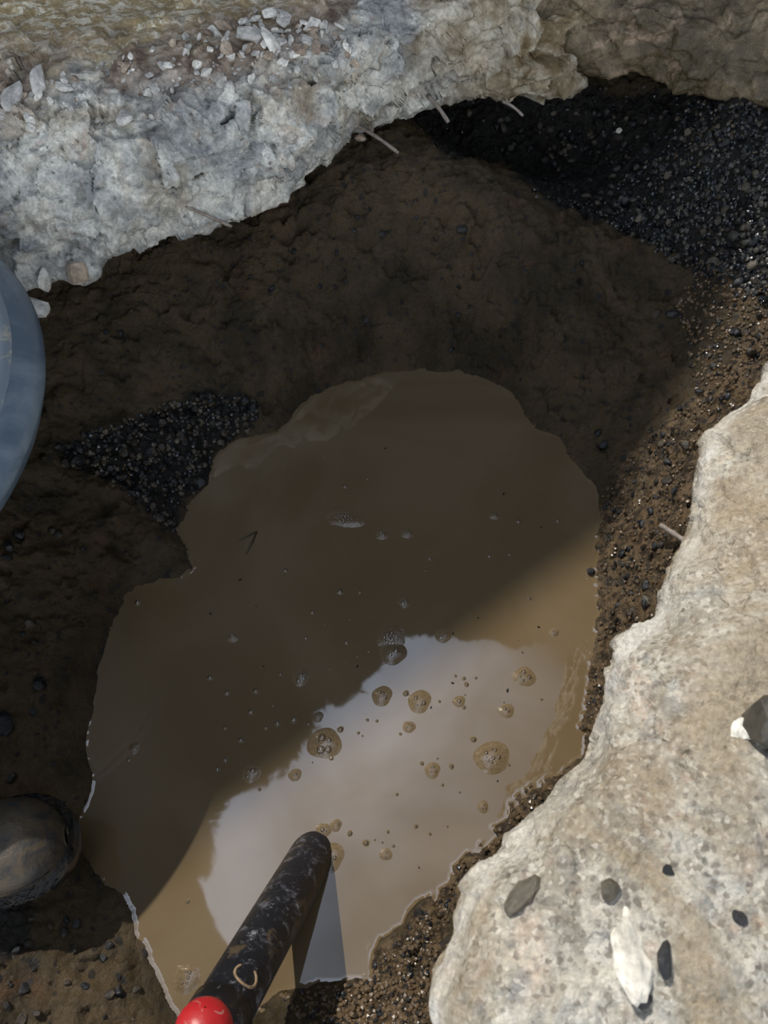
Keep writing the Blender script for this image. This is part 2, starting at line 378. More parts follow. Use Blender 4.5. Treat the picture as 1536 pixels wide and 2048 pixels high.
land = [(830,700,.035),(700,700,.05),(950,700,.04),(1080,790,.03),(1080,720,.07),(800,600,.12),(650,600,.12),(950,600,.12),(1080,620,.13),(800,450,.20),(950,450,.21),(650,450,.22),(800,350,.255),(900,345,.262),(700,370,.26),(1000,400,.24),(1060,420,.22),(980,360,.25),
 (1000,300,.14),(900,270,.15),(1100,300,.13),(1200,300,.14),(1150,220,.20),(1000,240,.18),(1250,220,.22),(1150,380,.17),(1250,400,.19),(1180,450,.19),(1300,330,.21),(1400,450,.23),(1400,330,.29),(1400,250,.315),(1500,350,.315),(1500,480,.27),(1450,620,.20),(1540,620,.24),(1300,560,.16),(1200,520,.17),(1300,680,.12),(1200,650,.12),(1200,800,.07),(1250,900,.065),(1300,850,.10),(1400,830,.18),(1350,950,.14),(1280,1030,.08),(1350,1060,.15),(1480,800,.24),
 (1250,1200,.05),(1230,1330,.045),(1200,1450,.03),(1300,1150,.09),(1180,1560,.05),(1080,1620,.035),(980,1720,.035),(880,1850,.04),(820,1950,.05),(850,2040,.07),(700,2020,.045),(600,2040,.05),(560,2120,.07),(700,2200,.12),
 (1500,1150,.26),(1450,1400,.24),(1250,1700,.20),(1100,1900,.18),(1000,2100,.16),
 (300,1080,.035),(330,1000,.045),(350,900,.05),(450,830,.045),(560,800,.035),(500,720,.09),(600,700,.085),(300,700,.12),(400,600,.155),(200,620,.18),(100,700,.165),(300,520,.22),(100,850,.13),(150,920,.10),(200,850,.10),(200,1020,.07),(50,1050,.11),(150,1120,.075),(220,1120,.04),(50,1200,.10),(130,1250,.06),(60,1350,.08),(130,1400,.04),(60,1500,.075),(120,1550,.045),(60,1680,.09),(110,1720,.05),(0,1800,.10),(100,1850,.06),(180,1850,.035),(220,1900,.04),(150,1970,.065),(250,1990,.045),(50,1980,.09),(50,2060,.10),(250,2060,.06),(-100,1200,.14),(-100,1500,.13),(-120,1800,.14),(-100,2000,.14),(-150,900,.2),(-200,2200,.15),(200,2200,.12),(450,2200,.12)]
inner = [(800,850),(650,900),(1000,900),(500,1000),(800,1050),(1050,1050),(450,1250),(700,1250),(950,1250),(1100,1250),(300,1350),(300,1500),(550,1500),(800,1450),(1050,1450),(280,1650),(500,1700),(750,1650),(900,1600),(380,1850),(550,1850),(680,1800),(420,1980),(620,1900)]
hid = [(-1.1,1.25,.28),(-.7,1.25,.27),(-.3,1.45,.27),(0,1.62,.25),(.35,1.75,.27),(.7,1.75,.3),(1.1,1.7,.33),(1.3,1.2,.33),(1.3,.6,.33),(1.2,0,.33),(.9,-.3,.3),(.3,-.4,.2),(-.3,-.4,.2),(-.9,-.4,.2),(-1.2,.3,.22),(-1.2,.8,.25),(-1.1,1.7,.28),(-.5,1.8,.27),(0,2.0,.27),(.5,2.1,.28),(1.0,2.1,.32),(-1.1,2.2,.28)]
cp = [tuple(W(u, v, 0)) for u, v in dense] + [tuple(W(u, v, z)) for u, v, z in land] + [tuple(W(u, v, 0)[:2])+(-.06,) for u, v in inner] + hid
cp = np.array(cp); n_ = len(cp)
def tps(d2): return np.where(d2 > 1e-12, .5*d2*np.log(d2+1e-12), 0)
d2 = ((cp[:, None, :2]-cp[None, :, :2])**2).sum(-1)
lam = np.full(n_, 2e-4); lam[len(dense):] = 3e-3
Kt = tps(d2)+np.diag(lam); Pm = np.c_[np.ones(n_), cp[:, :2]]
Sol = np.linalg.solve(np.block([[Kt, Pm], [Pm.T, np.zeros((3, 3))]]), np.r_[cp[:, 2], 0, 0, 0])
def base_h(xy):
    out = np.empty(len(xy))
    for i in range(0, len(xy), 20000):
        q = xy[i:i+20000]; dd_ = ((q[:, None, :]-cp[None, :, :2])**2).sum(-1)
        out[i:i+20000] = tps(dd_)@Sol[:n_] + Sol[n_] + q@Sol[n_+1:]
    return np.clip(out, -.08, .345)
grav_polys = [[(790,215),(950,190),(1700,150),(1700,640),(1480,600),(1400,545),(1290,490),(1180,420),(1080,400),(1030,330),(960,305),(900,320),(840,260)],
              [(110,890),(220,850),(350,800),(470,780),(520,800),(510,850),(470,890),(420,960),(360,1010),(350,1070),(270,1000),(210,960),(130,930)],
              [(0,1740),(60,1760),(60,1900),(0,1940),(-200,1900),(-200,1740)]]
rub_poly = [(1210,980),(1300,860),(1400,800),(1560,560),(1560,1200),(1300,1300),(1220,1500),(1100,1640),(900,1850),(850,2060),(640,2060),(740,1940),(900,1760),(1010,1600),(1160,1530),(1150,1440),(1170,1300),(1190,1200),(1160,1130)]
def detail_h(xy, h0):
    P = np.c_[xy, h0*1.0]
    u, v = project(P)
    g = np.zeros(len(xy))
    for pl in grav_polys: g = np.maximum(g, in_poly(u+25*vnoise(P, 14, 5), v+25*vnoise(P, 14, 9), pl).astype(float))
    r = in_poly(u+20*vnoise(P, 20, 6), v+20*vnoise(P, 20, 8), rub_poly).astype(float)
    land_w = .45+.55*sstep(h0, .0, .04)
    d = fbm(P, 9, 3, .5, 11)*.010*land_w + fbm(P, 34, 4, .55, 21)*.0058*land_w
    d += chips(P, 42, 31)*.008*land_w*(.7+.9*r) + chips(P, 85, 35)*.0045*land_w*(.5+1.1*r)
    rim = sstep(np.abs(u-1100), 300, 0)
    d += g*(.35-pits(P, 62, 41))*.012 + r*(.35-pits(P, 80, 51))*.010
    d -= .012*sstep(fbm(P, 26, 3, .5, 61), .45, .85)*land_w
    return d, g, r
STEP = .0036
xs = np.arange(-1.15, 1.25, STEP); ys = np.arange(-.32, 2.0, STEP)
X, Y = np.meshgrid(xs, ys); xy = np.c_[X.ravel(), Y.ravel()]
# coarse evaluation of the smooth base, then bilinear
cx = np.arange(-1.2, 1.32, .012); cy = np.arange(-.4, 2.06, .012)
CX, CY = np.meshgrid(cx, cy); CH = base_h(np.c_[CX.ravel(), CY.ravel()]).reshape(CX.shape)
def bh(q):
    fx = (q[:, 0]-cx[0])/.012; fy = (q[:, 1]-cy[0])/.012
    ix = np.clip(fx.astype(int), 0, len(cx)-2); iy = np.clip(fy.astype(int), 0, len(cy)-2); fx -= ix; fy -= iy
    return (CH[iy, ix]*(1-fx)+CH[iy, ix+1]*fx)*(1-fy)+(CH[iy+1, ix]*(1-fx)+CH[iy+1, ix+1]*fx)*fy
h0 = bh(xy); dh, G, R = detail_h(xy, h0)
H = h0+dh
def blur(a):
    a = a.reshape(X.shape)
    for _ in range(3):
        a = (a+np.roll(a, 1, 0)+np.roll(a, -1, 0)+np.roll(a, 1, 1)+np.roll(a, -1, 1))/5
    return a.ravel()
G = blur(G); R = blur(R)
fcs = grid_faces(len(ys), len(xs))
terr_v = np.c_[xy, H]
me = mesh_np('pit_ground', terr_v, fcs, M['mud'], True, {'gravel': G, 'rubble': R})
ground = tag(link('ground', me), kind='structure')

# ------------------------------------------------------------------ water sheet with its meniscus
sub = (slice(None), slice(None))
Hg = H.reshape(X.shape)
wm = (X > -.62) & (X < .5) & (Y > -.1) & (Y < 1.15)
gap = np.maximum(-Hg, 0)                      # depth below the surface
men = .0010*np.exp(-gap/.0006)*(Hg < .02)
Zw = men
keep = wm[:-1, :-1] & (np.minimum(np.minimum(Hg[:-1, :-1], Hg[1:, :-1]), np.minimum(Hg[:-1, 1:], Hg[1:, 1:])) < .006)
f = grid_faces(len(ys), len(xs), keep)
used, inv = np.unique(f, return_inverse=True)
wv = np.c_[xy, Zw.ravel()][used]
me = mesh_np('muddy_water', wv, inv.reshape(-1, 4), M['water'])
water = link('muddy_water', me); tag(water, 'brown muddy water filling the bottom of the pit', 'water', kind='structure')

# ------------------------------------------------------------------ broken concrete slabs
def resample(pl, n):
    pl = np.array(pl, float); d = np.r_[0, np.cumsum(np.linalg.norm(np.diff(pl, axis=0), axis=1))]
    t = np.linspace(0, d[-1], n); return np.stack([np.interp(t, d, pl[:, k]) for k in range(pl.shape[1])], 1)
def slab(name, rows, under, step=.0042, amps=None, seed=0, facet=1.0, uw=None):
    """rows: pixel polylines with a height, from the far top of the slab to its lower lip; under: (dx,dy,z) rows beneath"""
    Rw = []
    for pl in rows:
        wp = np.array([W(u, v, z) for u, v, z in pl]); Rw.append(wp)
    lens = max(np.linalg.norm(np.diff(r, axis=0), axis=1).sum() for r in Rw)
    nc = int(lens/step)
    Rw = [resample(r, nc) for r in Rw]
    lip = Rw[-1]
    for dx, dy, z in under:
        q = lip + np.array([dx, dy, 0]); q[:, 2] = z; Rw.append(q)
    G_, T_ = [], []
    for i in range(len(Rw)-1):
        L = np.median(np.linalg.norm(Rw[i+1]-Rw[i], axis=1)); k = max(2, min(int(L/step), 130))
        p0 = Rw[max(i-1, 0)]; p1 = Rw[i]; p2 = Rw[i+1]; p3 = Rw[min(i+2, len(Rw)-1)]
        for j in range(k):
            t = j/k
            m1 = (p2-p0)*.35; m2 = (p3-p1)*.35
            lim = np.linalg.norm(p2-p1, axis=1, keepdims=True)
            m1 *= np.minimum(1, lim/(np.linalg.norm(m1, axis=1, keepdims=True)+1e-9)); m2 *= np.minimum(1, lim/(np.linalg.norm(m2, axis=1, keepdims=True)+1e-9))
            q = (2*t**3-3*t**2+1)*p1+(t**3-2*t**2+t)*m1+(-2*t**3+3*t**2)*p2+(t**3-t**2)*m2
            G_.append(q); T_.append(i+t)
    G_.append(Rw[-1]); T_.append(len(Rw)-1)
    Gd = np.array(G_); nr = len(Gd)
    du = np.gradient(Gd, axis=1); dv = np.gradient(Gd, axis=0); N = np.cross(du, dv); N /= (np.linalg.norm(N, axis=2, keepdims=True)+1e-9)
    Tt = np.repeat(np.array(T_)[:, None], nc, 1)
    P = Gd.reshape(-1, 3); N = N.reshape(-1, 3); Tt = Tt.ravel()
    if (N[np.argmin(np.abs(Tt-1.0))] @ np.array([0, 0, 1])) < 0: N = -N
    amp = np.interp(Tt, range(len(amps)), amps)
    big = fbm(P, 7, 3, .5, seed)*.016
    midd = fbm(P, 24, 4, .55, seed+10)*.008
    Pw = P + .02*np.stack([vnoise(P, 18, seed+k) for k in (1, 2, 3)], 1)
    fac = (chips(Pw*np.array([1, 1, 1.5]), 11, seed+20, 1.6)*.026 + chips(Pw*np.array([1, 1, 1.6]), 27, seed+30)*.012 + chips(Pw, 70, seed+40)*.003)*facet
    D_ = (big+midd+fac)*amp
    Pn = P+N*D_[:, None]
    u, v = project(P)
    return P, Pn, Tt, u, v, nr, nc
lipL = [(-420,640,.285),(-150,612,.285),(20,585,.285),(65,580,.285),(90,570,.285),(115,550,.285),(150,552,.285),(165,566,.285),(195,545,.285),(222,514,.285),(265,505,.285),(310,485,.285),(370,463,.285),(415,462,.285),(465,440,.285),(525,417,.285),(580,408,.285),(615,368,.285),(650,338,.285),(670,318,.285),(700,275,.285),(730,258,.285),(768,240,.285),(818,225,.29),(870,200,.29),(913,192,.29),(950,196,.29),(988,202,.29),(1018,212,.29),(1040,202,.29),(1118,194,.29),(1143,195,.29),(1153,172,.30),(1141,145,.31),(1157,110,.32),(1183,65,.34),(1180,30,.36),(1190,0,.38),(1200,-60,.42)]
rowsL = [[(-900,-330,.50),(-200,-330,.50),(700,-330,.52),(1300,-300,.52)],
         [(-700,-60,.50),(0,-60,.505),(500,-90,.515),(850,-130,.515),(1240,-200,.51)],
         [(-560,190,.50),(0,180,.50),(200,165,.505),(400,130,.51),(560,80,.515),(700,20,.515),(900,-50,.51),(1210,-150,.50)],
         [(-520,330,.475),(0,300,.475),(180,270,.475),(380,250,.475),(540,210,.48),(700,130,.485),(850,50,.485),(1000,0,.48),(1120,-30,.47),(1205,-120,.48)],
         [(-470,470,.40),(0,440,.40),(150,410,.40),(330,385,.40),(500,335,.40),(600,290,.41),(700,210,.41),(820,130,.41),(950,100,.40),(1080,100,.39),(1150,30,.42),(1200,-90,.45)],
         [(-440,570,.33),(0,530,.33),(150,500,.33),(330,450,.33),(500,395,.33),(600,350,.33),(690,265,.335),(800,190,.34),(920,165,.33),(1090,165,.33),(1145,130,.34),(1170,50,.38),(1198,-70,.43)],
         lipL]
P, Pn, Tt, u, v, nr, nc = slab('left', rowsL, [(.0,.05,.268),(.02,.25,.26),(.02,.5,.26)], amps=[.25,.35,.6,1.05,1.1,.9,.65,.5,.3,.3], seed=3)
nz = fbm(P, 10, 4, .55, 77)
topm = sstep(2.15-Tt+.25*nz-.25*sstep(P[:,0],-.1,.2), .0, .35)
bandc = 1.95+.12*nz
dirt = np.exp(-((Tt-bandc)/.42)**2)*sstep(P[:, 0], .24, .05)*sstep(nz, -.75, -.1)
tan = sstep(P[:, 0]+.09*nz, .0, .17)*sstep(Tt, 7.2, 5.4)*.9
tan = np.maximum(tan, sstep(P[:, 0]+.08*nz, .16, .34))
me = mesh_np('slab_left', Pn, grid_faces(nr, nc)[:, ::-1], M['slab_left'], True, {'top': topm*(1-tan*.3), 'dirt': dirt, 'tan': tan})
slabL = link('concrete_slab', me); tag(slabL, 'thick pale grey concrete slab with a broken face, rubble strewn on its top, left of the pit', 'concrete slab')
bvhL = BVHTree.FromPolygons([Vector(p) for p in Pn], grid_faces(nr, nc).tolist())

lipB = [(1050,110,.33),(1130,140,.33),(1180,147,.33),(1280,150,.33),(1320,165,.33),(1345,188,.33),(1400,192,.33),(1440,196,.335),(1536,212,.34),(1700,235,.34),(1900,250,.34)]
rowsB = [[(1050,-420,.52),(2000,-420,.52)],[(1050,-170,.51),(1300,-180,.51),(1950,-150,.51)],
         [(1050,-30,.47),(1180,-20,.47),(1350,10,.46),(1536,20,.46),(1930,60,.46)],
         [(1050,60,.40),(1180,75,.40),(1300,85,.40),(1400,115,.40),(1536,130,.40),(1910,170,.40)], lipB]
P, Pn, Tt, u, v, nr, nc = slab('back', rowsB, [(0,.04,.315),(0,.2,.31),(0,.4,.31)], amps=[.3,.5,.9,.9,.6,.4,.3,.3], seed=103, facet=.7)
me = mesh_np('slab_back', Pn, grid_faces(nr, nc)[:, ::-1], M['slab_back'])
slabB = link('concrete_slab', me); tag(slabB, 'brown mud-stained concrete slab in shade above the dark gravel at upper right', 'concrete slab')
bvhB = BVHTree.FromPolygons([Vector(p) for p in Pn], grid_faces(nr, nc).tolist())

lz = .43
lipR = [(1760,560,lz),(1600,690,lz),(1536,745,lz),(1500,800,lz),(1452,850,lz),(1415,890,lz),(1395,930,lz),(1390,1000,lz),(1372,1050,lz),(1335,1100,lz),(1319,1180,lz),(1308,1235,lz),(1245,1287,lz),(1228,1312,lz),(1221,1340,lz),(1232,1372,lz),(1228,1412,lz),(1200,1462,lz),(1165,1530,lz),(1112,1582,lz),(1065,1625,lz),(1042,1658,lz),(1012,1682,lz),(985,1720,lz),(930,1770,lz),(912,1830,lz),(912,1870,lz),(872,1940,lz),(862,2000,lz),(866,2100,lz),(880,2300,lz),(900,2500,lz)]
rowsR = [[(2500,400,.50),(2500,1200,.54),(2500,2500,.54)],
         [(1950,560,.49),(1850,1100,.54),(1800,1600,.55),(1750,2550,.54)],
         [(1820,580,.48),(1650,800,.49),(1600,1100,.52),(1500,1300,.54),(1450,1600,.545),(1250,2000,.54),(1250,2520,.53)],
         [(1790,565,.465),(1590,760,.47),(1500,900,.475),(1470,1050,.49),(1420,1200,.50),(1340,1320,.515),(1320,1450,.525),(1230,1600,.53),(1120,1720,.525),(1010,1850,.515),(960,2000,.515),(980,2500,.51)],
         [(1775,560,.45),(1555,745,.455),(1480,850,.455),(1430,930,.46),(1420,1030,.465),(1365,1130,.465),(1340,1250,.475),(1265,1320,.48),(1262,1400,.49),(1200,1520,.49),(1095,1640,.485),(1000,1740,.48),(940,1860,.48),(893,2000,.48),(910,2500,.48)],
         lipR]
P, Pn, Tt, u, v, nr, nc = slab('right', rowsR, [(.012,-.004,.39),(.03,-.01,.345),(.10,-.03,.31),(.35,-.05,.31),(.5,-.05,.31)], step=.0034, amps=[.25,.3,.4,.55,.6,.5,.45,.4,.3,.3], seed=203, facet=.7)
me = mesh_np('slab_right', Pn, grid_faces(nr, nc)[:, ::-1], M['slab_right'], True, {'rim': np.exp(-((Tt-4.5)/.42)**2)*(P[:, 1] < .75)*(.75+.25*fbm(P, 12, 3, .5, 88))})
slabR = link('concrete_slab', me); tag(slabR, 'cream sunlit concrete slab filling the lower right, near the camera', 'concrete slab')
bvhR = BVHTree.FromPolygons([Vector(p) for p in Pn], grid_faces(nr, nc).tolist())
bvhT = BVHTree.FromPolygons([Vector(p) for p in terr_v], fcs.tolist())
BV = {'L': bvhL, 'B': bvhB, 'R': bvhR, 'T': bvhT}
camp = Vector((0, 0, CAM_H))
def hit(u, v):
    d = Vector(ray(u, v)).normalized(); best = None
    for k, b_ in BV.items():
        loc, nor, idx, dist = b_.ray_cast(camp, d)
        if loc is not None and (best is None or dist < best[3]):
            if nor.dot(d) > 0: nor = -nor
            best = (k, loc, nor, dist)
    return best

# ------------------------------------------------------------------ stones
def rock_mesh(name, seed, mat, cuts=9, squash=(1, .8, .6), sub=2, sharp=.72, rough=.04):
    import bmesh
    bm = bmesh.new(); bmesh.ops.create_icosphere(bm, subdivisions=sub, radius=1.0)
    r = random.Random(seed); pl = []
    for _ in range(cuts):
        d = Vector((r.gauss(0, 1), r.gauss(0, 1), r.gauss(0, 1))).normalized(); pl.append((d, r.uniform(sharp-.12, sharp+.16)))
    for vt in bm.verts:
        c = vt.co.copy()
        for d, h in pl:
            k = c.dot(d)
            if k > h: c -= d*(k-h)
        c += c.normalized()*mnoise.noise(c*2.3+Vector((seed, 0, 0)))*rough*2
        vt.co = Vector((c.x*squash[0], c.y*squash[1], c.z*squash[2]))
    me = bpy.data.meshes.new(name); bm.to_mesh(me); bm.free(); me.materials.append(mat)
    me.polygons.foreach_set('use_smooth', [False]*len(me.polygons))
    return me
def put_stone(name, me, loc, nor, size, sink=.25, label=None, cat='stone', group=None, spin=None, stretch=(1, 1, 1), lie=True):
    o = bpy.data.objects.new(name, me); C.objects.link(o)
    q = nor.to_track_quat('Z', 'Y').to_matrix() if lie else Matrix.Identity(3)
    rz = Matrix.Rotation(random.uniform(0, 6.28) if spin is None else spin, 3, 'Z')
    t = Matrix.Rotation(random.uniform(-.35, .35), 3, 'X')
    mt = (q@rz@t).to_4x4() @ Matrix.Diagonal((size*stretch[0], size*stretch[1], size*stretch[2], 1))
    mt.translation = loc + nor*size*(.5-sink)
    o.matrix_world = mt
    return tag(o, label, cat, group)
DARK = [rock_mesh('dark_rock', 10+i, M['dark_stone'], 9, (1, random.uniform(.65, .9), random.uniform(.5, .75))) for i in range(7)]
GREY = [rock_mesh('grey_rock', 30+i, M['grey_stone'], 8, (1, random.uniform(.65, .9), random.uniform(.5, .75))) for i in range(6)]
MUDS = [rock_mesh('muddy_rock', 50+i, M['muddy_stone'], 9, (1, .8, .6)) for i in range(6)]
CHIP = [rock_mesh('chip_rock', 70+i, M['chip'], 11, (1, random.uniform(.6, .9), random.uniform(.35, .6)), 2, .6, .02) for i in range(9)]
CHIPB = [rock_mesh('dusty_rock', 90+i, M['chip_brown'], 11, (1, .8, .5), 2, .6, .02) for i in range(5)]
WHITE = [rock_mesh('white_rock', 120+i, M['white_chip'], 11, (1, .8, .4), 2, .6, .05) for i in range(2)]
MORT = rock_mesh('mortar_rock', 131, M['white_chip'], 7, (1, .5, .3), 4, .75, .14)
def rand_in(poly):
    xs_ = [p[0] for p in poly]; ys_ = [p[1] for p in poly]
    while True:
        u, v = random.uniform(max(-20, min(xs_)), min(1556, max(xs_))), random.uniform(max(-20, min(ys_)), min(2060, max(ys_)))
        if in_poly(np.array([u]), np.array([v]), poly)[0]: return u, v
def scatter(n, poly, on, name, pool, smin, smax, label, group, cat='stone', sink=.3, power=2.0):
    out = []; tries = 0
    while len(out) < n and tries < n*6:
        tries += 1
        u, v = rand_in(poly); h = hit(u, v)
        if h is None or h[0] != on: continue
        if on == 'T' and h[1].z < .004: continue
        s = smin+(smax-smin)*random.random()**power
        out.append(put_stone(name, random.choice(pool), h[1], h[2], s, sink, label, cat, group))
    return out
# dark gravel layer: the largest stones one by one, the fine rest as stuff
mixg = DARK*3+GREY*2+MUDS
scatter(170, [(1060,360),(1130,230),(1250,210),(1400,230),(1540,240),(1540,600),(1440,560),(1300,490),(1180,420)], 'T', 'gravel_stone', mixg, .006, .013,
        'wet dark gravel stone in the bank below the brown slab', 'gravel stones in the upper right bank', sink=.22)
scatter(28, [(900,220),(1100,215),(1300,230),(1300,330),(1100,330),(950,300)], 'T', 'gravel_stone', GREY+DARK, .007, .013,
        'gravel stone deep in the dark hollow under the slabs', 'gravel stones in the dark hollow', sink=.2)
scatter(85, grav_polys[1], 'T', 'gravel_stone', DARK+MUDS*2, .006, .013,
        'dark muddy gravel stone in the patch left of the water', 'gravel stones in the left patch', sink=.25)
def stuff_stones(name, n, polys, pool, smin, smax, label, mats):
    vs, fs, mi, off = [], [], [], 0
    vsrc = [(np.array([v_.co[:] for v_ in m_.vertices]), [list(p_.vertices) for p_ in m_.polygons], mats.index(m_.materials[0])) for m_ in pool]
    k = 0
    while k < n:
        pl = random.choice(polys); u, v = rand_in(pl); h = hit(u, v); k += 1
        if h is None or h[0] != 'T' or h[1].z < .003: continue
        s = random.uniform(smin, smax); a, b_, c_ = random.choice(vsrc)
        q = np.array((h[2].to_track_quat('Z', 'Y').to_matrix()@Matrix.Rotation(random.uniform(0, 6.28), 3, 'Z')))
        vs.append((a*s)@q.T+np.array(h[1])+np.array(h[2])*s*.2)
        fs += [[i+off for i in p_] for p_ in b_]; mi += [c_]*len(b_); off += len(a)
    me = mesh_np(name, np.concatenate(vs), fs, mats, smooth=False); me.polygons.foreach_set('material_index', mi)
    return tag(link(name, me), label, 'gravel', kind='stuff')
SM = [rock_mesh('grit_rock', 200+i, [M['dark_stone'], M['grey_stone'], M['muddy_stone'], M['dark_stone']][i % 4], 8, (1, .8, .65), 1) for i in range(8)]
gpR = [(1040,390),(1180,400),(1330,300),(1380,200),(1560,210),(1560,620),(1440,580),(1290,490),(1180,425)]
GM = [M['dark_stone'], M['grey_stone'], M['muddy_stone']]
stuff_stones('fine_gravel', 600, [grav_polys[1]], SM, .0032, .0078, 'fine dark wet gravel in the patch left of the water', GM)
stuff_stones('fine_gravel', 1750, [gpR]*5+[grav_polys[0]], SM, .0032, .0078, 'fine dark wet gravel packed between the larger stones of the upper right bank', [M['dark_stone'], M['grey_stone'], M['muddy_stone']])
M['mud_crumb'] = stone_mat('mud_crumb', (0.07, 0.048, 0.027), (0.15, 0.10, 0.055), .35)
CR = [rock_mesh('crumb_rock', 230+i, M['mud_crumb'], 7, (1, .85, .8), 1, .75, .12) for i in range(5)]+[SM[0], SM[2]]
stuff_stones('mud_crumbs', 2600, [rub_poly, rub_poly, rub_poly, [(600,2050),(560,1990),(740,1960),(860,1830),(860,2050)], [(1400,520),(1540,560),(1540,720),(1400,800),(1350,620)]], CR, .0022, .0055, 'brown crumbs of wet earth covering the right bank of the pit', [M['mud_crumb'], M['dark_stone'], M['muddy_stone'], M['grey_stone']])
scatter(45, [(1200,1000),(1320,880),(1450,650),(1540,650),(1400,900),(1330,1080),(1300,1230),(1230,1290),(1190,1150)], 'T', 'bank_stone', MUDS+DARK, .006, .012,
        'small muddy stone embedded in the bank between water and right slab', 'stones in the right bank', sink=.3)
scatter(60, [(300,560),(650,400),(850,400),(1050,480),(1250,560),(1150,700),(800,700),(500,690),(200,760),(120,650)], 'T', 'embedded_stone', DARK, .004, .009,
        'small dark stone embedded in the brown back wall of the pit', 'stones in the back wall', sink=.38)
scatter(34, [(0,1040),(180,1050),(300,1100),(230,1200),(170,1400),(150,1560),(0,1560)], 'T', 'embedded_stone', DARK+MUDS, .004, .010,
        'dark stone embedded in the left mud bank', 'stones in the left bank', sink=.35)
scatter(26, [(40,1830),(200,1800),(240,1900),(300,2040),(0,2048)], 'T', 'embedded_stone', DARK+MUDS, .004, .010,
        'dark wet stone in the mud at lower left', 'stones in the lower left mud', sink=.35)
def single(u, v, name, me, size, label, cat='stone', **kw):
    h = hit(u, v)
    return put_stone(name, me, h[1], h[2], size, kw.pop('sink', .3), label, cat, **kw)
single(40, 1070, 'pebble', DARK[0], .015, 'glossy blue-black pebble in the mud at the left edge, upper of the pair')
single(18, 1095, 'pebble', DARK[3], .013, 'glossy black upright pebble at the left edge, lower of the pair')
single(80, 1370, 'pebble', DARK[2], .016, 'long black pebble lying in the left mud bank')
single(5, 1450, 'pebble', DARK[4], .022, 'large dark blue stone cut by the left edge of the frame')
single(57, 1247, 'pebble', GREY[1], .009, 'small light grey pebble in the left mud bank')
single(1208, 890, 'pebble', DARK[5], .013, 'black stone in the bank at the upper right of the water, lower of two')
single(1195, 868, 'pebble', DARK[1], .010, 'black stone in the bank at the upper right of the water, upper of two')
single(1313, 632, 'pebble', GREY[2], .013, 'pale pebble set in the brown wall below the gravel')
single(1345, 628, 'pebble', DARK[6], .014, 'dark stone set in the brown wall right of the pale pebble')
single(1470, 668, 'pebble', DARK[0], .015, 'dark blue stone in the sunlit clods at the right edge')
single(1245, 1108, 'pebble', DARK[2], .011, 'dark stone on the sunlit right bank beside the water')
single(1292, 1202, 'pebble', GREY[4], .011, 'grey stone on the right bank near the slab edge')
single(1180, 1145, 'pebble', DARK[3], .011, 'black stone at the waterline where the shadow edge meets the bank')
single(1240, 262, 'pebble', WHITE[0], .010, 'pale rounded pebble alone in the dark hollow')
single(1143, 322, 'pebble', GREY[0], .012, 'light grey pebble low in the dark hollow')
single(1452, 420, 'pebble', GREY[3], .012, 'pale oval stone in the gravel, left of a pair')
single(1495, 486, 'pebble', GREY[5], .013, 'pale round stone in the gravel near the right edge')
single(765, 468, 'pebble', DARK[1], .010, 'black stone in the middle of the brown back wall', sink=.1)
single(925, 458, 'pebble', DARK[4], .013, 'largest black stone in the brown back wall', sink=.1)
# right slab's stones
single(1538, 1450, 'rock', GREY[2], .033, 'large dark grey wet rock on the sunlit slab at the right edge', sink=.0, stretch=(1, 1, 1.2))
single(1218, 1780, 'pebble', GREY[3], .0105, 'dark grey angular pebble on the sunlit cream slab', sink=.15)
single(1337, 1742, 'pebble', DARK[1], .006, 'small black pebble on the sunlit cream slab')
single(1262, 1908, 'mortar_chip', MORT, .029, 'large white mortar chip in the lower part of the sunlit slab', 'chip', sink=.42, stretch=(1.15, 1.1, .8), spin=.85)
single(1330, 1920, 'pebble', DARK[6], .013, 'blackish stone beside the white mortar chip', sink=.42, stretch=(1.2, .7, .6), spin=.8)
single(1285, 2000, 'pebble', DARK[3], .009, 'small black stone below the white mortar chip', sink=.4)
single(1485, 1462, 'pebble', WHITE[0], .014, 'rounded white pebble beside the large dark rock', sink=.35)
single(1480, 1835, 'pebble', DARK[0], .008, 'small dark stone near the right edge of the sunlit slab', sink=.4)
single(1045, 1790, 'embedded_stone', GREY[1], .016, 'blue-grey stone embedded near the edge of the sunlit slab', sink=.46, stretch=(1.4, .8, .5))
single(1140, 1320, 'bank_stone', DARK[1], .006, 'tiny dark stone by the waterline') if False else None
